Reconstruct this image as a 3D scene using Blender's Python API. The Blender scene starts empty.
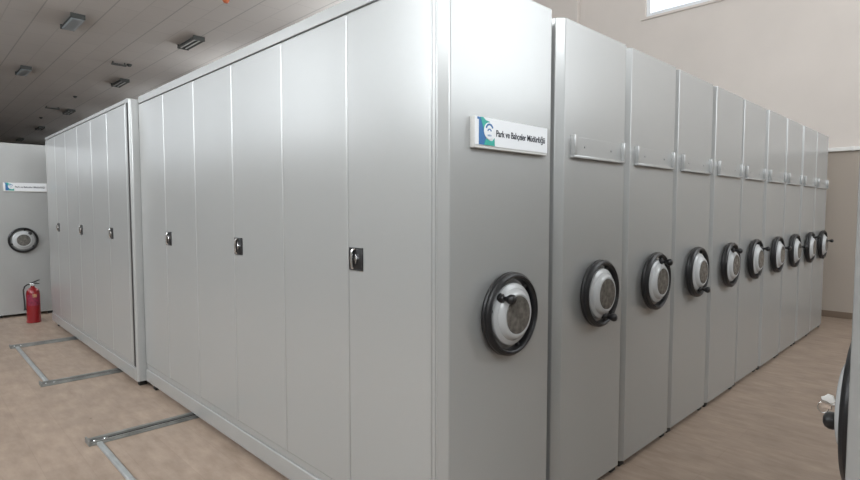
import bpy, bmesh, math, random
from mathutils import Vector, Matrix
random.seed(7)
PI = math.pi
scene = bpy.context.scene
COL = scene.collection

# ------------------------------------------------------------------ materials
def new_mat(name):
    m = bpy.data.materials.new(name); m.use_nodes = True
    nt = m.node_tree
    return m, nt, nt.nodes['Principled BSDF']

def plain(name, col, rough=0.5, metal=0.0, bump=0.0, bscale=300.0, vary=0.0, vscale=6.0, coat=0.0, spec=0.5):
    m, nt, b = new_mat(name)
    b.inputs['Base Color'].default_value = (*col, 1)
    b.inputs['Roughness'].default_value = rough
    b.inputs['Metallic'].default_value = metal
    b.inputs['Specular IOR Level'].default_value = spec
    if coat: b.inputs['Coat Weight'].default_value = coat
    tc = nt.nodes.new('ShaderNodeTexCoord')
    if bump:
        n = nt.nodes.new('ShaderNodeTexNoise'); n.inputs['Scale'].default_value = bscale
        n.inputs['Detail'].default_value = 2
        nt.links.new(tc.outputs['Object'], n.inputs['Vector'])
        bp = nt.nodes.new('ShaderNodeBump'); bp.inputs['Strength'].default_value = bump
        bp.inputs['Distance'].default_value = 0.002
        nt.links.new(n.outputs['Fac'], bp.inputs['Height'])
        nt.links.new(bp.outputs['Normal'], b.inputs['Normal'])
    if vary:
        n = nt.nodes.new('ShaderNodeTexNoise'); n.inputs['Scale'].default_value = vscale
        n.inputs['Detail'].default_value = 5
        nt.links.new(tc.outputs['Object'], n.inputs['Vector'])
        r = nt.nodes.new('ShaderNodeValToRGB')
        r.color_ramp.elements[0].position = 0.3; r.color_ramp.elements[1].position = 0.7
        r.color_ramp.elements[0].color = (*[c*(1-vary) for c in col], 1)
        r.color_ramp.elements[1].color = (*[min(1, c*(1+vary)) for c in col], 1)
        nt.links.new(n.outputs['Fac'], r.inputs['Fac'])
        nt.links.new(r.outputs['Color'], b.inputs['Base Color'])
    return m

M = {}
M['panel']  = plain('light_grey_powder_coat', (0.415, 0.422, 0.416), 0.27, metal=0.30, bump=0.05, bscale=220, spec=0.7)
M['panel_in'] = plain('grey_steel_edge', (0.40, 0.41, 0.41), 0.45)
M['seal']   = plain('grey_rubber_seal', (0.20, 0.205, 0.21), 0.6)
M['black']  = plain('black_plastic', (0.012, 0.012, 0.013), 0.38)
M['rubber'] = plain('black_rubber', (0.015, 0.014, 0.013), 0.7)
M['dome']   = plain('white_plastic', (0.46, 0.475, 0.48), 0.25, coat=0.3)
M['disc']   = plain('smoky_badge', (0.15, 0.142, 0.128), 0.25, vary=0.45, vscale=38, metal=0.3)
M['badge']  = plain('silver_badge_print', (0.5, 0.49, 0.46), 0.3, metal=0.6)
M['chrome'] = plain('chrome', (0.80, 0.80, 0.80), 0.18, metal=1.0)
M['rail']   = plain('galvanised_steel', (0.22, 0.222, 0.21), 0.5, metal=0.3, vary=0.3, vscale=9)
M['tie']    = plain('zinc_bar', (0.40, 0.42, 0.42), 0.4, metal=0.4, vary=0.12, vscale=12)
M['slot']   = plain('dark_slot', (0.02, 0.016, 0.013), 0.8)
M['red']    = plain('red_enamel', (0.22, 0.006, 0.010), 0.3, coat=0.3)
M['red2']   = plain('pale_extinguisher_label', (0.42, 0.22, 0.12), 0.5, vary=0.5, vscale=60)
M['sign']   = plain('white_sign', (0.78, 0.80, 0.82), 0.35)
M['signed'] = plain('sign_backing', (0.62, 0.62, 0.60), 0.4)
M['ink']    = plain('black_ink', (0.015, 0.018, 0.03), 0.5)
M['blue']   = plain('sign_blue', (0.02, 0.14, 0.36), 0.4)
M['teal']   = plain('sign_teal', (0.02, 0.36, 0.30), 0.4)
M['frame']  = plain('window_frame_white', (0.72, 0.74, 0.76), 0.4)
M['duct']   = plain('white_trunking', (0.74, 0.73, 0.70), 0.4)
M['housing']= plain('dark_luminaire_housing', (0.07, 0.075, 0.07), 0.5)
M['tube']   = plain('white_tube', (0.82, 0.83, 0.82), 0.25)
M['diff']   = plain('pale_diffuser', (0.42, 0.46, 0.48), 0.3)
M['skirt']  = plain('brown_skirting', (0.20, 0.15, 0.11), 0.5)
M['tag']    = plain('white_key_tag', (0.8, 0.8, 0.78), 0.5)

def wall_mat(name, col, col2=None, split=None):
    m, nt, b = new_mat(name)
    b.inputs['Roughness'].default_value = 0.75
    tc = nt.nodes.new('ShaderNodeTexCoord')
    n = nt.nodes.new('ShaderNodeTexNoise'); n.inputs['Scale'].default_value = 1.3; n.inputs['Detail'].default_value = 6
    nt.links.new(tc.outputs['Object'], n.inputs['Vector'])
    r = nt.nodes.new('ShaderNodeValToRGB')
    r.color_ramp.elements[0].position = 0.3; r.color_ramp.elements[1].position = 0.7
    r.color_ramp.elements[0].color = (*[c*0.96 for c in col], 1)
    r.color_ramp.elements[1].color = (*[c*1.03 for c in col], 1)
    nt.links.new(n.outputs['Fac'], r.inputs['Fac'])
    out = r.outputs['Color']
    if split is not None:            # second, darker colour below a fixed height
        sx = nt.nodes.new('ShaderNodeSeparateXYZ'); nt.links.new(tc.outputs['Object'], sx.inputs['Vector'])
        lt = nt.nodes.new('ShaderNodeMath'); lt.operation = 'LESS_THAN'; lt.inputs[1].default_value = split
        nt.links.new(sx.outputs['Z'], lt.inputs[0])
        mx = nt.nodes.new('ShaderNodeMixRGB'); mx.inputs['Color2'].default_value = (*col2, 1)
        nt.links.new(lt.outputs[0], mx.inputs['Fac']); nt.links.new(out, mx.inputs['Color1'])
        out = mx.outputs['Color']
    nt.links.new(out, b.inputs['Base Color'])
    return m
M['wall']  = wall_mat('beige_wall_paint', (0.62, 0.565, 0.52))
M['wallR'] = wall_mat('beige_wall_paint_darker_below', (0.62, 0.565, 0.52), (0.44, 0.385, 0.33), 2.2)

M['wallD'] = wall_mat('dull_wall_paint', (0.36, 0.34, 0.31))  # for the unseen walls, darkened to cut bounce light

def floor_mat():
    m, nt, b = new_mat('beige_vinyl_floor')
    b.inputs['Roughness'].default_value = 0.5
    tc = nt.nodes.new('ShaderNodeTexCoord')
    mp = nt.nodes.new('ShaderNodeMapping'); mp.inputs['Scale'].default_value = (7.5, 2.2, 1.0)
    nt.links.new(tc.outputs['Object'], mp.inputs['Vector'])
    n = nt.nodes.new('ShaderNodeTexNoise'); n.inputs['Scale'].default_value = 2.2; n.inputs['Detail'].default_value = 8
    n.inputs['Roughness'].default_value = 0.65
    nt.links.new(mp.outputs['Vector'], n.inputs['Vector'])
    r = nt.nodes.new('ShaderNodeValToRGB'); e = r.color_ramp.elements
    e[0].position = 0.28; e[0].color = (0.30, 0.225, 0.172, 1)
    e[1].position = 0.74; e[1].color = (0.43, 0.335, 0.265, 1)
    nt.links.new(n.outputs['Fac'], r.inputs['Fac'])
    # blotchy mottling
    n2 = nt.nodes.new('ShaderNodeTexNoise'); n2.inputs['Scale'].default_value = 5.0; n2.inputs['Detail'].default_value = 4
    nt.links.new(tc.outputs['Object'], n2.inputs['Vector'])
    r2 = nt.nodes.new('ShaderNodeValToRGB'); r2.color_ramp.elements[0].position = 0.35; r2.color_ramp.elements[1].position = 0.65
    r2.color_ramp.elements[0].color = (0.88, 0.88, 0.88, 1); r2.color_ramp.elements[1].color = (1, 1, 1, 1)
    nt.links.new(n2.outputs['Fac'], r2.inputs['Fac'])
    mx = nt.nodes.new('ShaderNodeMixRGB'); mx.blend_type = 'MULTIPLY'; mx.inputs['Fac'].default_value = 1
    nt.links.new(r.outputs['Color'], mx.inputs['Color1']); nt.links.new(r2.outputs['Color'], mx.inputs['Color2'])
    # plank joints
    br = nt.nodes.new('ShaderNodeTexBrick')
    br.inputs['Scale'].default_value = 1.0; br.inputs['Brick Width'].default_value = 1.25; br.inputs['Row Height'].default_value = 0.2
    br.inputs['Mortar Size'].default_value = 0.0016; br.inputs['Color1'].default_value = (1, 1, 1, 1)
    br.inputs['Color2'].default_value = (0.94, 0.94, 0.94, 1); br.inputs['Mortar'].default_value = (0.86, 0.85, 0.84, 1)
    mpb = nt.nodes.new('ShaderNodeMapping'); mpb.inputs['Rotation'].default_value = (0, 0, PI/2); mpb.inputs['Location'].default_value = (0.3, 0.07, 0)
    nt.links.new(tc.outputs['Object'], mpb.inputs['Vector']); nt.links.new(mpb.outputs['Vector'], br.inputs['Vector'])
    mx2 = nt.nodes.new('ShaderNodeMixRGB'); mx2.blend_type = 'MULTIPLY'; mx2.inputs['Fac'].default_value = 1
    nt.links.new(mx.outputs['Color'], mx2.inputs['Color1']); nt.links.new(br.outputs['Color'], mx2.inputs['Color2'])
    # dust specks
    v = nt.nodes.new('ShaderNodeTexVoronoi'); v.inputs['Scale'].default_value = 3.2
    nt.links.new(tc.outputs['Object'], v.inputs['Vector'])
    lt = nt.nodes.new('ShaderNodeMath'); lt.operation = 'LESS_THAN'; lt.inputs[1].default_value = 0.028
    nt.links.new(v.outputs['Distance'], lt.inputs[0])
    mu = nt.nodes.new('ShaderNodeMath'); mu.operation = 'MULTIPLY'; mu.inputs[1].default_value = 0.6
    nt.links.new(lt.outputs[0], mu.inputs[0])
    mx3 = nt.nodes.new('ShaderNodeMixRGB'); mx3.inputs['Color2'].default_value = (0.11, 0.075, 0.055, 1)
    nt.links.new(mu.outputs[0], mx3.inputs['Fac']); nt.links.new(mx2.outputs['Color'], mx3.inputs['Color1'])
    nt.links.new(mx3.outputs['Color'], b.inputs['Base Color'])
    return m
M['floor'] = floor_mat()

def ceil_mat():
    m, nt, b = new_mat('grey_ceiling_tiles')
    b.inputs['Roughness'].default_value = 0.8
    tc = nt.nodes.new('ShaderNodeTexCoord')
    mp = nt.nodes.new('ShaderNodeMapping'); mp.inputs['Rotation'].default_value = (0, 0, PI/2)
    nt.links.new(tc.outputs['Object'], mp.inputs['Vector'])
    br = nt.nodes.new('ShaderNodeTexBrick'); br.offset = 0.5
    br.inputs['Scale'].default_value = 1.0; br.inputs['Brick Width'].default_value = 1.2; br.inputs['Row Height'].default_value = 0.57
    br.inputs['Mortar Size'].default_value = 0.012
    br.inputs['Color1'].default_value = (0.66, 0.625, 0.59, 1); br.inputs['Color2'].default_value = (0.63, 0.595, 0.56, 1)
    br.inputs['Mortar'].default_value = (0.56, 0.53, 0.50, 1)
    nt.links.new(mp.outputs['Vector'], br.inputs['Vector'])
    # wider, darker joint every fourth strip
    sx = nt.nodes.new('ShaderNodeSeparateXYZ'); nt.links.new(tc.outputs['Object'], sx.inputs['Vector'])
    a = nt.nodes.new('ShaderNodeMath'); a.operation = 'PINGPONG'; a.inputs[1].default_value = 0.57
    nt.links.new(sx.outputs['X'], a.inputs[0])
    lt = nt.nodes.new('ShaderNodeMath'); lt.operation = 'LESS_THAN'; lt.inputs[1].default_value = 0.014
    nt.links.new(a.outputs[0], lt.inputs[0])
    mx = nt.nodes.new('ShaderNodeMixRGB'); mx.inputs['Color2'].default_value = (0.45, 0.43, 0.41, 1)
    nt.links.new(lt.outputs[0], mx.inputs['Fac']); nt.links.new(br.outputs['Color'], mx.inputs['Color1'])
    nt.links.new(mx.outputs['Color'], b.inputs['Base Color'])
    return m
M['ceil'] = ceil_mat()

def pane_mat():
    m = bpy.data.materials.new('window_glass'); m.use_nodes = True
    nt = m.node_tree; nt.nodes.clear()
    o = nt.nodes.new('ShaderNodeOutputMaterial'); mx = nt.nodes.new('ShaderNodeMixShader')
    t = nt.nodes.new('ShaderNodeBsdfTransparent'); g = nt.nodes.new('ShaderNodeBsdfGlossy')
    g.inputs['Roughness'].default_value = 0.05
    mx.inputs['Fac'].default_value = 0.08
    nt.links.new(t.outputs[0], mx.inputs[1]); nt.links.new(g.outputs[0], mx.inputs[2]); nt.links.new(mx.outputs[0], o.inputs[0])
    return m
M['glass'] = pane_mat()

# ------------------------------------------------------------------ mesh helpers
def box(bm, x0, x1, y0, y1, z0, z1, bev=0.0, seg=2):
    t = bmesh.new()
    r = bmesh.ops.create_cube(t, size=1.0)
    for v in t.verts:
        v.co = Vector(((x0+x1)/2 + v.co.x*(x1-x0), (y0+y1)/2 + v.co.y*(y1-y0), (z0+z1)/2 + v.co.z*(z1-z0)))
    if bev:
        bmesh.ops.bevel(t, geom=list(t.edges), offset=bev, segments=seg, affect='EDGES', profile=0.5)
    merge(bm, t)

def merge(bm, t, mat=None):
    if mat is not None: bmesh.ops.transform(t, matrix=mat, verts=t.verts)
    me = bpy.data.meshes.new('tmp'); t.to_mesh(me); t.free(); bm.from_mesh(me); bpy.data.meshes.remove(me)

def prism(bm, pts, z0, z1, axis='z', bev=0.0):
    """extrude a closed outline; axis z: pts=(x,y); axis y: pts=(x,z) from y=z0 to z1; axis x: pts=(y,z)"""
    t = bmesh.new()
    def P(p, h):
        return (p[0], p[1], h) if axis == 'z' else ((p[0], h, p[1]) if axis == 'y' else (h, p[0], p[1]))
    a = [t.verts.new(P(p, z0)) for p in pts]; b = [t.verts.new(P(p, z1)) for p in pts]
    n = len(pts)
    t.faces.new(a); t.faces.new(b[::-1])
    for i in range(n): t.faces.new((a[i], b[i], b[(i+1) % n], a[(i+1) % n]))
    bmesh.ops.recalc_face_normals(t, faces=t.faces)
    if bev: bmesh.ops.bevel(t, geom=list(t.edges), offset=bev, segments=2, affect='EDGES', profile=0.5)
    merge(bm, t)

def lathe(bm, prof, n=64, axis='y', origin=(0, 0, 0)):
    """prof: (r, h) along the axis; axis y = towards -y with growing h"""
    t = bmesh.new(); rings = []
    for r, h in prof:
        if r < 1e-6: rings.append([t.verts.new((0, 0, h))])
        else: rings.append([t.verts.new((r*math.cos(2*PI*i/n), r*math.sin(2*PI*i/n), h)) for i in range(n)])
    for A, B in zip(rings, rings[1:]):
        if len(A) == 1 and len(B) == 1: continue
        for i in range(n):
            j = (i+1) % n
            if len(A) == 1: t.faces.new((A[0], B[i], B[j]))
            elif len(B) == 1: t.faces.new((A[i], B[0], A[j]))
            else: t.faces.new((A[i], B[i], B[j], A[j]))
    bmesh.ops.recalc_face_normals(t, faces=t.faces)
    m = Matrix.Identity(4)
    if axis == 'y': m = Matrix.Rotation(PI/2, 4, 'X')      # +z -> -y
    if axis == 'x': m = Matrix.Rotation(-PI/2, 4, 'Y')     # +z -> -x
    merge(bm, t, Matrix.Translation(origin) @ m)

def tube(bm, pts, rad, n=12):
    t = bmesh.new(); rings = []
    pts = [Vector(p) for p in pts]
    up = Vector((0.13, 0.21, 0.97)).normalized()
    for i, p in enumerate(pts):
        d = (pts[min(i+1, len(pts)-1)] - pts[max(i-1, 0)]).normalized()
        u = up - d*up.dot(d)
        if u.length < 1e-3: u = Vector((1, 0, 0)) - d*d.x
        u.normalize(); v = d.cross(u)
        r = rad[i] if isinstance(rad, (list, tuple)) else rad
        rings.append([t.verts.new(p + (u*math.cos(2*PI*k/n) + v*math.sin(2*PI*k/n))*r) for k in range(n)])
        up = u
    for A, B in zip(rings, rings[1:]):
        for k in range(n): t.faces.new((A[k], A[(k+1) % n], B[(k+1) % n], B[k]))
    t.faces.new(rings[0][::-1]); t.faces.new(rings[-1])
    bmesh.ops.recalc_face_normals(t, faces=t.faces)
    merge(bm, t)

def obj(name, bm, mat, parent=None, smooth=True, loc=None):
    me = bpy.data.meshes.new(name); bm.to_mesh(me); bm.free()
    me.materials.append(mat)
    if smooth:
        me.shade_smooth(); me.set_sharp_from_angle(angle=math.radians(32))
        for p in me.polygons:
            if p.area > 0.01: p.use_smooth = False
    o = bpy.data.objects.new(name, me); COL.objects.link(o)
    if loc: o.location = loc
    if parent is not None: o.parent = parent
    return o

def thing(name, label, cat, loc=(0, 0, 0), group=None, rotz=0):
    o = bpy.data.objects.new(name, None); COL.objects.link(o)
    o.location = loc; o.rotation_euler = (0, 0, rotz); o.empty_display_size = 0.1
    o['label'] = label; o['category'] = cat
    if group: o['group'] = group
    return o
def tag(o, label, cat, group=None):
    o['label'] = label; o['category'] = cat
    if group: o['group'] = group
    return o
def struct(name, bm, mat, parent=None, smooth=False):
    o = obj(name, bm, mat, parent, smooth)
    if parent is None: o['kind'] = 'structure'
    return o
def copy_tree(o, parent=None):
    c = o.copy(); COL.objects.link(c)
    if parent is not None: c.parent = parent
    for ch in list(o.children): copy_tree(ch, c)
    return c

# ------------------------------------------------------------------ the hall
XL, XR, YB, YF, ZC = -4.6, 7.45, -3.9, 47.0, 6.0
T = 0.25
b = bmesh.new(); box(b, XL-T, XR+T, YB-T, YF+T, -0.2, 0.0); struct('floor', b, M['floor'])
b = bmesh.new(); box(b, XL-T, XR+T, YB-T, YF+T, ZC, ZC+0.2); struct('ceiling', b, M['ceil'])

def wall_with_holes(bm, axis, a0, a1, z0, z1, n0, n1, holes):
    """holes: (lo, hi, zlo, zhi) sorted by lo, not overlapping. axis: direction the wall runs along"""
    def bx(p, q, zl, zh):
        if q-p < 1e-4 or zh-zl < 1e-4: return
        if axis == 'y': box(bm, n0, n1, p, q, zl, zh)
        else: box(bm, p, q, n0, n1, zl, zh)
    cur = a0
    for lo, hi, zl, zh in sorted(holes):
        bx(cur, lo, z0, z1); bx(lo, hi, z0, zl); bx(lo, hi, zh, z1); cur = hi
    bx(cur, a1, z0, z1)

HR = [(0.25, 2.66, 4.54, 5.60)] + [(y, y+4.6, 4.54, 5.60) for y in (6.5, 13.0, 19.5, 26.0, 32.5, 39.0)]
CL = (1.2, 6.4, 11.6, 16.8)
HL = [(-3.7, 0.6, 3.4, 5.7)] + [(y, y+4.6, 2.7, 5.2) for y in CL] + [(23.0, 31.5, 2.8, 4.0)]
HB = [(-4.3, -0.6, 3.6, 5.7), (3.2, 7.1, 2.8, 5.7)]
b = bmesh.new(); wall_with_holes(b, 'y', YB, YF, 0, ZC, XR, XR+T, HR); struct('wall_right', b, M['wallR'])
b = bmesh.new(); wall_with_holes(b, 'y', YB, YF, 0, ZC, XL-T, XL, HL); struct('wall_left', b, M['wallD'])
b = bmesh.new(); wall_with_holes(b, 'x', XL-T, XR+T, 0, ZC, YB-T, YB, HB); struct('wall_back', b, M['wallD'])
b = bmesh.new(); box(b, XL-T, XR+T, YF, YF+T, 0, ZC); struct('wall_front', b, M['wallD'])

def window(n, axis, a0, a1, z0, z1, c, nm=2):
    """frame ring with mullions around c (wall plane coordinate)"""
    b = bmesh.new(); w = 0.065
    def bx(bm, p, q, zl, zh, d=0.035, bev=0.004):
        if axis == 'y': box(bm, c-d, c+d, p, q, zl, zh, bev)
        else: box(bm, p, q, c-d, c+d, zl, zh, bev)
    bx(b, a0, a0+w, z0, z1); bx(b, a1-w, a1, z0, z1); bx(b, a0+w, a1-w, z0, z0+w); bx(b, a0+w, a1-w, z1-w, z1)
    for i in range(1, nm):
        m_ = a0 + (a1-a0)*i/nm; bx(b, m_-w/2, m_+w/2, z0+w, z1-w)
    f = struct('window_%d' % n, b, M['frame'])
    p = bmesh.new(); bx(p, a0+w, a1-w, z0+w, z1-w, 0.004, 0); obj('pane', p, M['glass'], f, smooth=False)
    return f
window(1, 'y', 0.25, 2.66, 4.54, 5.60, XR+0.06, 2)
for i_, y_ in enumerate((6.5, 13.0, 19.5, 26.0, 32.5, 39.0)): window(6+i_, 'y', y_, y_+4.6, 4.54, 5.60, XR+0.06, 3)
window(2, 'y', -3.7, 0.6, 3.4, 5.7, XL-0.10, 3)  # unseen window added beside the camera, for strong near light
window(3, 'x', 3.2, 7.1, 2.8, 5.7, YB-0.10, 3)  # unseen window added so the end panels reflect a bright area
for i_, y_ in enumerate(CL): window(12+i_, 'y', y_, y_+4.6, 2.7, 5.2, XL-0.10, 3)
window(4, 'y', 23.0, 31.5, 2.8, 4.0, XL-0.10, 6)
window(5, 'x', -4.3, -0.6, 3.6, 5.7, YB-0.10, 3)  # unseen window added behind the camera, to light the near corner
# sill ledge under the visible window, pilaster and skirting on the right wall
b = bmesh.new(); box(b, XR-0.035, XR+0.02, 0.18, 2.73, 4.500, 4.54, 0.006); struct('trim_1', b, M['wall'])
b = bmesh.new(); box(b, XR-0.10, XR, 3.86, 4.9, 0, ZC, 0.01); struct('trim_2', b, M['wall'])
b = bmesh.new(); box(b, XR-0.018, XR, YB+0.02, 3.85, 0, 0.085, 0.004); struct('baseboard_right', b, M['skirt'])
# cable trunking across the right wall
b = bmesh.new(); box(b, XR-0.045, XR+0.004, -3.5, 3.7, 2.185, 2.235, 0.004)
for yy in (-2.3, -0.12, 2.0): box(b, XR-0.049, XR, yy-0.02, yy+0.02, 2.181, 2.239, 0.003)
tag(obj('cable_trunking', b, M['duct']), 'white cable trunking running level along the beige wall behind the last unit', 'cable trunking')

# ------------------------------------------------------------------ shelving units
W = 0.653; H = 2.3; C = 0.033; D = 3.30
WZ = 1.021; WR = 0.167

def end_panel(bm, w, y0=0.0, th=0.075, ztop=H-0.004, zb=0.035, c=C):
    """front panel in plan: 45 degree chamfer on both vertical edges, slightly rolled top"""
    pts = [(0, th+y0), (0, c+y0), (c, y0), (w-c, y0), (w, c+y0), (w, th+y0)]
    prism(bm, pts, zb, ztop, 'z', 0.0035)

def make_wheel(parent, cx, yface, cz, ang, key=False):
    """handwheel facing -y; the mesh object itself is the rim"""
    b = bmesh.new()
    R = WR
    rim = []                                        # ridged thick ring
    for r, h in [(R-0.026, 0.020), (R-0.010, 0.014), (R-0.002, 0.020), (R, 0.028), (R-0.003, 0.033), (R-0.0005, 0.038), (R-0.001, 0.047),
                 (R-0.007, 0.054), (R-0.013, 0.056), (R-0.015, 0.053), (R-0.018, 0.056), (R-0.022, 0.054), (R-0.026, 0.047), (R-0.027, 0.030), (R-0.026, 0.020)]:
        rim.append((r, h))
    lathe(b, rim, 72)
    lathe(b, [(0, 0.0), (0.055, 0.0), (0.055, 0.024), (0, 0.024)], 32)   # mounting boss
    for k in range(3):
        a = ang + PI/6 + k*2*PI/3
        p0 = Vector((0.03*math.cos(a), -0.018, 0.03*math.sin(a))); p1 = Vector(((R-0.02)*math.cos(a), -0.034, (R-0.02)*math.sin(a)))
        tube(b, [p0, p1], 0.010, 10)
    w = obj('handwheel', b, M['black'], parent, loc=(cx, yface, cz))
    b = bmesh.new()
    lathe(b, [(0, 0.022), (0.108, 0.024), (0.120, 0.030), (0.124, 0.038), (0.122, 0.045), (0.113, 0.051), (0.104, 0.054), (0.100, 0.060), (0.094, 0.067),
              (0.086, 0.072), (0.080, 0.0735), (0.077, 0.072), (0, 0.072)], 64)
    obj('hub', b, M['dome'], w)
    b = bmesh.new(); lathe(b, [(0, 0.0725), (0.075, 0.0725), (0.074, 0.0745), (0.055, 0.0755), (0, 0.076)], 48)
    obj('badge', b, M['disc'], w)
    # crank knob
    b = bmesh.new(); r = 0.113
    lathe(b, [(0, 0.045), (0.017, 0.045), (0.018, 0.058), (0.011, 0.064), (0.009, 0.070), (0.010, 0.078), (0.013, 0.086), (0.0175, 0.092), (0.020, 0.100),
              (0.020, 0.108), (0.016, 0.115), (0.009, 0.119), (0, 0.120)], 24)
    t_ = bmesh.new(); box(t_, -0.045, 0.02, -0.062, -0.050, -0.012, 0.012, 0.004)
    merge(b, t_, Matrix.Translation((0, 0, 0)) @ Matrix.Rotation(-ang, 4, 'Y'))
    obj('crank_knob', b, M['black'], w, loc=(r*math.cos(ang), 0, r*math.sin(ang)))
    return w

def make_holder(parent, cx, yface, z0=1.678, w=0.50, h=0.093):
    """empty card holder: plate with folded sides and lower lip, open at the top"""
    b = bmesh.new()
    box(b, -w/2, w/2, -0.003, 0, 0, h, 0.001)
    h_ = obj('sign_holder', b, M['panel'], parent, loc=(cx, yface, z0))
    b = bmesh.new()
    box(b, -w/2-0.002, w/2+0.002, -0.022, 0, -0.008, 0.004, 0.0015)
    box(b, -w/2-0.002, -w/2+0.018, -0.022, 0, 0.004, h+0.004, 0.0015)
    box(b, w/2-0.012, w/2+0.002, -0.022, 0, 0.004, h+0.004, 0.0015)
    obj('edge_rail', b, M['panel'], h_)
    for sx in (-0.13, 0.13):
        b = bmesh.new(); lathe(b, [(0, 0.0), (0.005, 0.002), (0.0045, 0.0055), (0, 0.0065)], 14)
        obj('screw', b, M['seal'], h_, loc=(sx, 0, h*0.52))
    return h_

def text_mesh(name, body, size, mat, parent, loc, width=None, rot=(PI/2, 0, 0)):
    cu = bpy.data.curves.new(name, 'FONT'); cu.body = body; cu.size = size; cu.extrude = 0.0006; cu.offset = size*0.014
    cu.align_x = 'LEFT'; cu.align_y = 'CENTER'
    o = bpy.data.objects.new(name+'_src', cu); COL.objects.link(o)
    dg = bpy.context.evaluated_depsgraph_get()
    me = bpy.data.meshes.new_from_object(o.evaluated_get(dg)); bpy.data.objects.remove(o)
    xs = [v.co.x for v in me.vertices]
    if width:
        k = width/(max(xs)-min(xs))
        for v in me.vertices: v.co.x *= k
    me.materials.clear(); me.materials.append(mat); me.name = name
    t = bpy.data.objects.new(name, me); COL.objects.link(t); t.parent = parent
    t.location = loc; t.rotation_euler = rot
    return t

def arc(cx, cz, r0, r1, a0, a1, n=18):
    A = [math.radians(a0+(a1-a0)*i/n) for i in range(n+1)]
    return [(cx+r1*math.cos(a), cz+r1*math.sin(a)) for a in A] + [(cx+r0*math.cos(a), cz+r0*math.sin(a)) for a in A[::-1]]

def make_sign(parent, x0, yface, z0, w=0.470, h=0.115):
    b = bmesh.new(); box(b, 0, w, -0.022, 0, 0, h, 0.002)
    s = obj('nameplate', b, M['signed'], parent, loc=(x0, yface, z0))
    b = bmesh.new(); box(b, 0.003, w-0.002, -0.0245, -0.0215, 0.010, h-0.001, 0.0008)
    obj('sign_face', b, M['sign'], s)
    # blue and green curved corner, white disc with an arch emblem
    b = bmesh.new()
    prism(b, [(0.022, 0.012), (0.022, 0.104), (0.013, 0.104), (0.013, 0.113), (0.036, 0.113), (0.052, 0.080), (0.062, 0.045), (0.068, 0.012)], -0.0254, -0.0243, 'y')
    obj('blue_corner', b, M['blue'], s)
    b = bmesh.new()
    prism(b, [(0.030, 0.1135), (0.046, 0.1135), (0.060, 0.104), (0.084, 0.100), (0.088, 0.060), (0.052, 0.060), (0.042, 0.085)], -0.0262, -0.0250, 'y')
    prism(b, [(0.052, 0.012), (0.056, 0.028), (0.066, 0.036), (0.086, 0.030), (0.100, 0.030), (0.112, 0.042), (0.114, 0.012)], -0.0262, -0.0250, 'y')
    obj('green_wave', b, M['teal'], s)
    b = bmesh.new(); lathe(b, [(0, 0.0), (0.031, 0.0), (0.031, 0.0014), (0, 0.0014)], 40)
    obj('emblem_disc', b, M['sign'], s, loc=(0.080, -0.0258, 0.066))
    b = bmesh.new()
    prism(b, arc(0, 0.004, 0.0165, 0.0235, 20, 165), -0.0010, 0.0, 'y')
    prism(b, arc(0, -0.004, 0.008, 0.0125, 15, 165), -0.0010, 0.0, 'y')
    for dx in (-0.008, 0.0, 0.008): prism(b, [(dx-0.0014, -0.020), (dx+0.0014, -0.020), (dx+0.0014, -0.014), (dx-0.0014, -0.014)], -0.001, 0, 'y')
    obj('emblem', b, M['blue'], s, loc=(0.080, -0.0272, 0.066))
    text_mesh('lettering', 'Park ve Bahçeler Müdürlüğü', 0.035, M['ink'], s, (0.122, -0.0250, 0.060), width=0.325)
    return s

def make_unit(name, label, w, loc, ang, sign=False, th=0.075, seal=True, depth=D, group='mobile shelving units of the long row', ztop=H, holder=True):
    t = thing(name, label, 'shelving unit', loc, group)
    b = bmesh.new(); end_panel(b, w, ztop=ztop-0.004, th=th); obj('end_panel', b, M['panel'], t)
    b = bmesh.new(); box(b, 0.004, w-0.004, th+0.0005, depth, 0.15, ztop-0.006, 0.002); obj('body', b, M['panel'], t)
    b = bmesh.new(); box(b, 0.006, w-0.006, 0.0755, depth-0.01, 0.034, 0.1495, 0.002); obj('base', b, M['panel'], t)
    for x in (0.05, w-0.05):
        b = bmesh.new(); box(b, x-0.028, x+0.028, 0.020, 0.072, 0.0, 0.034, 0.003); obj('rubber_foot', b, M['rubber'], t)
        b = bmesh.new(); box(b, x-0.028, x+0.028, depth-0.10, depth-0.05, 0.0, 0.033, 0.003); obj('rubber_foot', b, M['rubber'], t)
    if seal:
        b = bmesh.new(); box(b, 0.0004, 0.0036, 0.085, 0.110, 0.06, ztop-0.01, 0.0005); obj('seal_strip', b, M['seal'], t)
    make_wheel(t, w/2, 0, WZ, ang)
    if sign: make_sign(t, 0.140, 0, 1.664)
    elif holder: make_holder(t, w/2+0.012, 0, z0=1.682)
    return t

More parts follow.
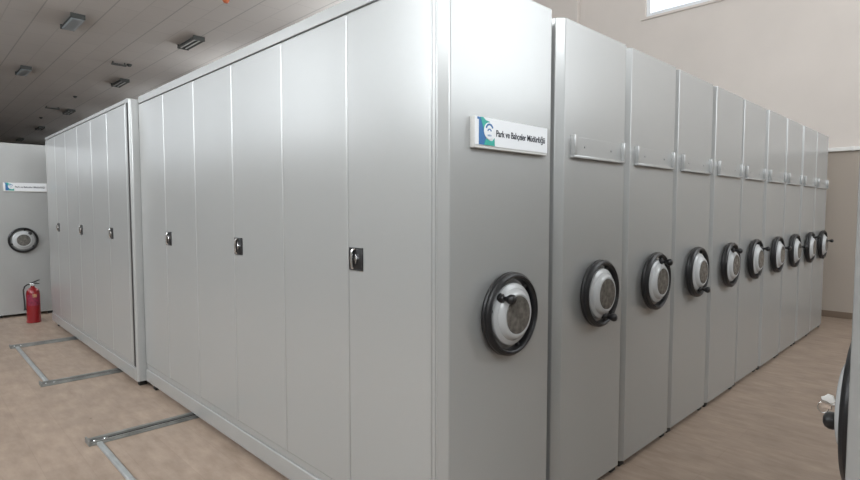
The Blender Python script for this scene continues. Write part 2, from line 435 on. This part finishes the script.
def door_side(t, xf, ys, ztop, zb, locks, trims, depth_end, ft=2.306):
    """leaves on the long side, facing -x. xf: plane of the leaves (local x, leaves project towards -x)"""
    for k, (a, c) in enumerate(zip(ys, ys[1:])):
        b = bmesh.new(); box(b, xf-0.020, xf, a+0.001, c-0.001, zb, ztop, 0.008, 3)
        d = obj('door', b, M['panel'], t)
        if k in locks:
            cy = c-0.060; cz = 1.226
            b = bmesh.new()
            # recessed black cup: frame ring and back
            box(b, -0.0035, 0.0, -0.046, 0.046, -0.048, 0.048, 0.0012)
            for (p, q, r, s) in ((-0.046, -0.041, -0.048, 0.048), (0.041, 0.046, -0.048, 0.048), (-0.041, 0.041, -0.048, -0.043), (-0.041, 0.041, 0.043, 0.048)):
                box(b, -0.0065, -0.003, p, q, r, s, 0.0008)
            hnd = obj('latch', b, M['black'], d, loc=(xf-0.020, cy, cz))
            b = bmesh.new()
            tube(b, [(-0.004, 0.020, -0.040), (-0.011, 0.020, -0.034), (-0.013, 0.021, 0.0), (-0.011, 0.020, 0.032), (-0.004, 0.018, 0.040)], 0.0065, 10)
            tube(b, [(-0.006, 0.020, 0.036), (-0.008, 0.008, 0.040), (-0.006, -0.002, 0.042)], 0.004, 8)
            # diamond lock knob
            prism(b, [(-0.016, 0.0), (-0.007, -0.022), (-0.001, 0.0), (-0.007, 0.022)], -0.013, -0.003, 'x', 0.0012)
            g = obj('chrome_latch', b, M['chrome'], t, loc=(xf-0.020, cy, cz))
            g.parent = d; g['label'] = 'chrome lever and diamond key plate'
    for (a, c) in trims:
        b = bmesh.new(); box(b, xf-0.020, xf, a, c, zb-0.01, ztop+0.004, 0.004, 3); obj('corner_trim', b, M['panel'], t)
    y0 = ys[0] if not trims else trims[0][0]
    b = bmesh.new(); box(b, xf-0.018, xf, y0, depth_end, ztop+0.006, ft, 0.003)
    obj('fascia', b, M['panel'], t)
    b = bmesh.new()
    box(b, xf-0.012, xf, y0, depth_end, 0.152, zb-0.004, 0.002)
    box(b, xf-0.022, xf, y0, depth_end, 0.050, 0.150, 0.006, 3)
    obj('plinth', b, M['panel'], t)

ANG = [139, -86, 84, -95, 105, 48, 30, 18, 78, 22]
LAB = [
 'nearest unit of the long row, six grey doors and a nameplate above its handwheel',
 'second grey unit of the long row, empty holder, wheel knob at bottom right',
 'third grey unit of the long row, its wheel knob at the top',
 'fourth grey unit of the long row, its wheel knob at the bottom',
 'fifth grey unit of the long row, its wheel knob near the top',
 'sixth grey unit of the long row, nearest whose knob sticks out past its wheel',
 'seventh grey unit of the long row, fourth from the far end',
 'eighth grey unit of the long row, third from the far beige wall',
 'ninth grey unit of the long row, last but one before the beige wall',
 'farthest grey unit of the long row, next to the beige wall']
X0 = 0.0
u0 = make_unit('shelving_unit', LAB[0], 0.702, (X0, -0.012, 0), math.radians(ANG[0]), sign=True, seal=False, th=0.0345)
# body of unit 0 starts behind its doors
door_side(u0, 0.0205, [0.060, 0.572, 1.120, 1.684, 2.240, 2.796, 3.345], H-0.044, 0.192, (0, 2, 4), [(0.0405, 0.0585)], 3.345, ft=2.316)
for o in list(u0.children):
    if o.name.startswith('body') or o.name.startswith('base'):
        for v in o.data.vertices:
            if v.co.x < 0.1: v.co.x = 0.0235 + (v.co.x-0.004)*0.2
b = bmesh.new(); box(b, 0.004, 0.020, 0.0352, 0.0398, 0.06, H-0.01); obj('corner_groove', b, M['seal'], u0)
# narrow right hand seal of the first unit, seen in the open joint
b = bmesh.new(); box(b, 0.6985, 0.712, 0.085, 0.108, 0.06, H-0.01, 0.002); obj('seal_strip', b, M['seal'], u0)

u1 = make_unit('shelving_unit', LAB[1], W-0.002, (0.767, 0, 0), math.radians(ANG[1]))
def set_crank(root, ang):
    for c in root.children_recursive:
        if c.name.startswith('crank_knob'):
            c.location = (0.113*math.cos(ang), 0, 0.113*math.sin(ang))
            c.rotation_euler = (0, -(ang - math.radians(ANG[1])), 0)
YJ = [0, 0, 0.0, 0.004, 0.0, 0.006, 0.0, 0.003, 0.0, 0.004]
for k in range(2, 10):
    c = copy_tree(u1); c.location = (0.767+W*(k-1), YJ[k], 0); c['label'] = LAB[k]
    set_crank(c, math.radians(ANG[k]))

b = bmesh.new(); box(b, W-0.0015, W+0.055, 0.03, D-0.01, 0.036, H-0.006, 0.003); cl_ = obj('closing_panel', b, M['panel'], c)
# second bank behind the first, standing 6 cm prouder, doors facing the same way
def side_bank(loc):
    t = thing('shelving_unit', 'grey shelving unit standing slightly proud behind the first door face, six narrow doors', 'shelving unit', loc)
    y1 = 3.30
    b = bmesh.new(); end_panel(b, W, ztop=H-0.004, th=0.05, c=0.014, zb=0.05); obj('end_panel', b, M['panel'], t)
    b = bmesh.new(); box(b, 0.0235, W-0.004, 0.0505, y1, 0.15, H-0.006, 0.002); obj('body', b, M['panel'], t)
    b = bmesh.new(); box(b, 0.0235, W-0.006, 0.0505, y1-0.01, 0.050, 0.1495, 0.002); obj('base', b, M['panel'], t)
    for x in (0.06, W-0.05):
        for y in (0.06, y1-0.10):
            b = bmesh.new(); box(b, x-0.028, x+0.028, y, y+0.05, 0.0, 0.050, 0.003); obj('rubber_foot', b, M['rubber'], t)
    ys = [0.13] + [0.13+0.535+0.545*i for i in range(0, 6)]
    door_side(t, 0.0225, ys, H-0.030, 0.185, (0, 2, 4), [(0.0605, 0.126)], ys[-1])
    b = bmesh.new(); box(b, -0.003, 0.0, 0.030, 0.0595, 0.17, H-0.034); obj('corner_groove', b, M['rubber'], t)
    return t
side_bank((-0.062, 3.345, 0))

# unit closing the far end, its end panel towards us
t = make_unit('shelving_unit', 'far left grey shelving unit facing us, white nameplate and handwheel above the fire extinguisher', W, (-0.53, 7.62, 0), math.radians(52), sign=True, seal=False, depth=2.0, group=None)
# opposite row, only its nearest unit shows
def opposite_unit(W, label, ang, group=None):
    t = thing('shelving_unit', label, 'shelving unit', (0, 0, 0), group)
    b = bmesh.new(); end_panel(b, W, ztop=H-0.004); obj('end_panel', b, M['panel'], t)
    b = bmesh.new(); box(b, 0.004, W-0.004, 0.0755, 2.4, 0.15, H-0.006, 0.002); obj('body', b, M['panel'], t)
    b = bmesh.new(); box(b, 0.006, W-0.006, 0.0755, 2.39, 0.034, 0.1495, 0.002); obj('base', b, M['panel'], t)
    for x in (0.05, W-0.05):
        for y in (0.02, 2.30):
            b = bmesh.new(); box(b, x-0.028, x+0.028, y, y+0.05, 0.0, 0.033, 0.003); obj('rubber_foot', b, M['rubber'], t)
    make_wheel(t, W/2, 0, WZ, math.radians(ang))
    return t
OY = -1.230; OX = -0.453; OW = 1.006
t = opposite_unit(OW, 'grey shelving unit cut off by the right edge of the photo, handwheel seen edge on', 218)
t.location = (OX+OW, OY, 0); t.rotation_euler = (0, 0, PI)
# keys in the lock of that wheel
kx, ky, kz = OX+OW/2, OY+0.080, WZ-0.006
kt = thing('key_ring', 'small bunch of keys with a white tag stuck in the handwheel at the right edge', 'keys', (kx, ky, kz))
b = bmesh.new(); tube(b, [(0, -0.001, 0), (0, 0.012, 0)], 0.004, 10); box(b, -0.002, 0.002, 0.010, 0.030, -0.011, 0.011, 0.001); obj('key', b, M['chrome'], kt)
b = bmesh.new(); tube(b, [(0.0, 0.026+0.010*math.cos(a*PI/8), -0.010+0.012*math.sin(a*PI/8)) for a in range(17)], 0.0012, 6); obj('ring', b, M['chrome'], kt)
b = bmesh.new(); prism(b, [(0.004, 0.008), (0.008, 0.020), (0.018, 0.022), (0.024, 0.016), (0.030, 0.013), (0.028, 0.007), (0.020, 0.006), (0.012, 0.002)], -0.0035, 0.0015, 'x', 0.0008); obj('white_tag', b, M['tag'], kt)

# ------------------------------------------------------------------ floor rails and tie bars
def rail(y, label):
    t = thing('floor_rail', label, 'floor rail', (-0.60, y, 0), 'steel rails across the floor under the units')
    b = bmesh.new(); box(b, 0, 7.2, -0.050, 0.050, 0.0, 0.010, 0.002)
    box(b, 0, 7.2, -0.040, -0.030, 0.010, 0.020, 0.002); box(b, 0, 7.2, 0.006, 0.036, 0.010, 0.024, 0.002)
    obj('track', b, M['rail'], t)
    b = bmesh.new(); box(b, 0.10, 7.19, -0.0295, 0.0055, 0.0102, 0.0125); obj('groove', b, M['slot'], t)
    b = bmesh.new(); box(b, -0.012, 0.060, -0.052, 0.046, 0.0, 0.030, 0.003) if False else box(b, -0.012, -0.001, -0.052, 0.052, 0.0, 0.032, 0.002)
    obj('end_stop', b, M['rail'], t)
    for xx in (0.03, 0.085):
        b = bmesh.new(); lathe(b, [(0, 0), (0.009, 0), (0.009, 0.006), (0.006, 0.009), (0, 0.009)], 6, axis='z', origin=(xx, -0.012, 0.0101)); obj('bolt', b, M['chrome'], t)
    return t
rail(2.43, 'steel floor rail nearest the camera, coming out under the near door face')
rail(3.965, 'middle steel floor rail, coming out under the near end of the farther doors')
rail(5.64, 'farthest steel floor rail, coming out under the farther doors')
def tie(y0, y1, label):
    b = bmesh.new(); prism(b, [(-0.016, 0.0), (0.016, 0.0), (0.016, 0.013), (0.010, 0.018), (-0.010, 0.018), (-0.016, 0.013)], y0, y1, 'y', 0.001)
    o = obj('tie_bar', b, M['tie'], loc=(-0.555, 0, 0.0)); tag(o, label, 'steel bar', 'steel bars tying the floor rails')
tie(0.75, 2.378, 'slim pale steel bar on the floor leaving the photo at the bottom left')
tie(4.017, 5.588, 'slim pale steel bar on the floor joining the two farther rails')

# ------------------------------------------------------------------ fire extinguisher
ex = thing('fire_extinguisher', 'red fire extinguisher standing on the floor before the far left unit', 'fire extinguisher', (-0.20, 7.05, 0))
b = bmesh.new(); lathe(b, [(0, 0.0), (0.074, 0.0), (0.078, 0.006), (0.078, 0.022), (0.074, 0.026), (0.0735, 0.36), (0.069, 0.395), (0.053, 0.425), (0.030, 0.443), (0.020, 0.452), (0.020, 0.470), (0, 0.470)], 40, axis='z')
obj('cylinder', b, M['red'], ex)
b = bmesh.new()
A = [math.radians(-150+i*10) for i in range(13)]
t_ = bmesh.new(); lo = [t_.verts.new((0.0745*math.cos(a), 0.0745*math.sin(a), 0.22)) for a in A]; hi = [t_.verts.new((0.0745*math.cos(a), 0.0745*math.sin(a), 0.36)) for a in A]
lo2 = [t_.verts.new((0.0738*math.cos(a), 0.0738*math.sin(a), 0.22)) for a in A]; hi2 = [t_.verts.new((0.0738*math.cos(a), 0.0738*math.sin(a), 0.36)) for a in A]
for i in range(12):
    t_.faces.new((lo[i], lo[i+1], hi[i+1], hi[i])); t_.faces.new((lo2[i+1], lo2[i], hi2[i], hi2[i+1])); t_.faces.new((hi[i], hi[i+1], hi2[i+1], hi2[i])); t_.faces.new((lo[i+1], lo[i], lo2[i], lo2[i+1]))
merge(b, t_); 
for f in b.faces: pass
obj('label_sticker', b, plain('dark_red_label', (0.22, 0.02, 0.05), 0.5, vary=0.3, vscale=40), ex)
b = bmesh.new(); box(b, -0.016, 0.030, -0.0790, -0.0745, 0.325, 0.365, 0.001); obj('yellow_mark', b, M['red2'], ex)
b = bmesh.new(); lathe(b, [(0, 0.468), (0.017, 0.468), (0.017, 0.492), (0.013, 0.500), (0, 0.500)], 20, axis='z')
box(b, -0.030, 0.020, -0.012, 0.012, 0.474, 0.492, 0.003); obj('valve', b, M['chrome'], ex)
b = bmesh.new(); tube(b, [(-0.020, 0, 0.498), (0.02, 0, 0.512), (0.055, 0, 0.528), (0.075, 0, 0.534)], [0.008, 0.009, 0.008, 0.006], 10)
tube(b, [(0.0, 0, 0.490), (0.04, 0, 0.492), (0.072, 0, 0.486)], [0.008, 0.008, 0.005], 10); obj('lever', b, M['black'], ex)
b = bmesh.new(); tube(b, [(-0.028, -0.002, 0.484), (-0.055, -0.004, 0.484), (-0.082, -0.006, 0.462), (-0.096, -0.008, 0.420), (-0.094, -0.01, 0.34), (-0.090, -0.01, 0.25), (-0.088, -0.01, 0.19), (-0.088, -0.01, 0.165)], [0.008]*6+[0.011, 0.016], 12)
obj('hose', b, M['rubber'], ex)
b = bmesh.new(); lathe(b, [(0, 0), (0.017, 0.0), (0.017, 0.006), (0, 0.008)], 20, origin=(0.0, -0.014, 0.480)); obj('pressure_gauge', b, M['dome'], ex)

# ------------------------------------------------------------------ ceiling fittings
def luminaire(x, y, label, covered=False):
    t = thing('ceiling_light', label, 'ceiling light', (x, y, ZC), 'fluorescent battens on the ceiling')
    L = 0.54
    b = bmesh.new(); prism(b, [(-0.10, -0.002), (-0.15, -0.075), (-0.15, -0.10), (-0.135, -0.10), (-0.06, -0.055), (0.06, -0.055), (0.135, -0.10), (0.15, -0.10), (0.15, -0.075), (0.10, -0.002)], -L, L, 'y', 0.002)
    obj('housing', b, M['housing'], t)
    for s in (-1, 1):
        if not covered:
            b = bmesh.new(); tube(b, [(s*0.065, -L+0.01, -0.083), (s*0.065, L-0.01, -0.083)], 0.018, 12); obj('tube', b, M['tube'], t)
        b = bmesh.new(); box(b, -0.150, 0.150, s*(L+0.021)-0.02, s*(L+0.021)+0.02, -0.112, -0.002, 0.004); obj('end_cap', b, M['housing'], t)
    if covered:
        b = bmesh.new(); prism(b, [(-0.128, -0.098), (-0.10, -0.125), (0.10, -0.125), (0.16, -0.105), (0.16, -0.101), (0.13, -0.098)], -L+0.01, L-0.01, 'y', 0.003); obj('diffuser', b, M['diff'], t)
    return t
LT = [(4.51, 14.0, 'nearest ceiling light above the doors, dark housing with bright tube'),
      (4.51, 20.6, 'second ceiling light of the row above the doors, above the farther door face'),
      (4.51, 28.8, 'third ceiling light of the row above the farther doors'),
      (4.51, 36.0, 'fourth ceiling light of the row, small and far off'),
      (4.51, 43.0, 'last tiny ceiling light of the row, just above the far left unit'),
      (1.82, 14.3, 'large ceiling light at the top left of the photo'),
      (1.74, 20.9, 'ceiling light at the left edge, farther one of the left row')]
for x, y, l in LT: luminaire(x, y, l, x < 2)
def detector(x, y, label, m='housing'):
    b = bmesh.new(); lathe(b, [(0, 0.001), (0.075, 0.001), (0.080, 0.02), (0.06, 0.05), (0.045, 0.075), (0, 0.08)], 24, axis='z')
    for v in b.verts: v.co.z *= -1.0
    bmesh.ops.recalc_face_normals(b, faces=b.faces)
    tag(obj('smoke_detector', b, M[m], loc=(x, y, ZC)), label, 'smoke detector', 'round detectors on the ceiling')
def cpos(x5, y5): return (-1.38+(x5+1.38)*1.281, -1.358+(y5+1.358)*1.281)
detector(*cpos(2.85, 13.6), 'small dark ceiling detector beside the dark bracket, above the farther doors')
detector(*cpos(2.779, 19.0), 'small dark ceiling detector between the second and third lights')
detector(*cpos(2.753, 24.58), 'tiny dark ceiling detector nearest the far left unit')
M['orange'] = plain('orange_plastic', (0.62, 0.16, 0.06), 0.4)
detector(3.923, 10.447, 'small orange ceiling detector at the top edge of the photo', 'orange')
def bracket(x, y, ln, label):
    t = thing('ceiling_bracket', label, 'bracket', (x, y, ZC), 'dark brackets on the ceiling')
    b = bmesh.new(); box(b, -ln/2, ln/2, -0.05, 0.05, -0.11, -0.06, 0.006); obj('arm', b, M['housing'], t)
    for s in (-0.4, 0.4):
        b = bmesh.new(); tube(b, [(s*ln, 0, -0.061), (s*ln, 0, -0.002)], 0.02, 10); obj('mount', b, M['housing'], t)
x_, y_ = cpos(2.62, 13.55); bracket(x_-0.02, y_, 0.42, 'short dark bar on the ceiling above the farther doors, beside a detector')
x_, y_ = cpos(2.62, 21.6); bracket(x_, y_, 0.55, 'short dark bar on the ceiling, left of the third light')

# ------------------------------------------------------------------ light
wd = bpy.data.worlds.new('sky'); scene.world = wd; wd.use_nodes = True
bg = wd.node_tree.nodes['Background']; bg.inputs['Color'].default_value = (0.86, 0.93, 1.0, 1); bg.inputs['Strength'].default_value = 1.6

def area(name, loc, direction, sx, sy, power, col):
    l = bpy.data.lights.new(name, 'AREA'); l.shape = 'RECTANGLE'; l.size = sx; l.size_y = sy; l.energy = power; l.color = col
    o = bpy.data.objects.new(name, l); COL.objects.link(o); o.location = loc
    o.rotation_euler = Vector(direction).to_track_quat('-Z', 'Y').to_euler()
    return o
DAY = (0.93, 0.97, 1.0)
area('added_light_left', (XL-0.30, -1.55, 4.55), (1, 0, 0), 2.3, 4.3, 320, DAY)  # added lamp left of the camera, brightens the near corner
for y_, p_ in zip(CL, (520, 170, 60, 30)): area('daylight_side_window', (XL-0.30, y_+2.3, 3.95), (1, 0, 0), 2.5, 4.6, p_, DAY)
area('daylight_window_four', (XL-0.30, 27.25, 3.4), (1, 0, 0), 1.2, 8.5, 230, DAY)
area('added_light_back', (-2.45, YB-0.30, 4.65), (0, 1, 0), 3.7, 2.1, 440, DAY)  # added lamp behind the camera, gives the near falloff
area('added_sheen_light', (5.15, YB-0.30, 4.25), (0, 1, 0), 3.9, 2.9, 225, DAY)  # added lamp, puts a sheen on the upper end panels
area('daylight_window_one', (XR+0.32, 1.45, 5.07), (-1, 0, 0), 1.06, 2.4, 160, DAY)
for y_, p_ in zip((6.5, 13.0, 19.5, 26.0, 32.5, 39.0), (600, 450, 200, 90, 40, 20)):
    area('daylight_clerestory', (XR+0.32, y_+2.3, 5.07), (-1, 0, 0), 1.06, 4.6, p_, DAY)

# ------------------------------------------------------------------ camera
cd = bpy.data.cameras.new('camera'); cam = bpy.data.objects.new('camera', cd); COL.objects.link(cam)
cd.sensor_fit = 'HORIZONTAL'; cd.sensor_width = 36.0; cd.lens = 543.9/860*36.0; cd.clip_start = 0.02; cd.clip_end = 200
yaw, pitch, roll = math.radians(45.678), math.radians(-3.297), math.radians(0.026)
cam.location = (-1.380, -1.358, 1.4386)
F = Vector((math.cos(yaw)*math.cos(pitch), math.sin(yaw)*math.cos(pitch), math.sin(pitch)))
R_ = Vector((math.sin(yaw), -math.cos(yaw), 0)); U_ = R_.cross(F)
cam.matrix_world = Matrix.Translation(cam.location) @ Matrix((( R_.x, U_.x, -F.x, 0), (R_.y, U_.y, -F.y, 0), (R_.z, U_.z, -F.z, 0), (0, 0, 0, 1)))
scene.camera = cam
vs = scene.view_settings
vs.view_transform = 'Standard'; vs.look = 'None'; vs.gamma = 1.0; vs.use_curve_mapping = False
vs.exposure = -0.11
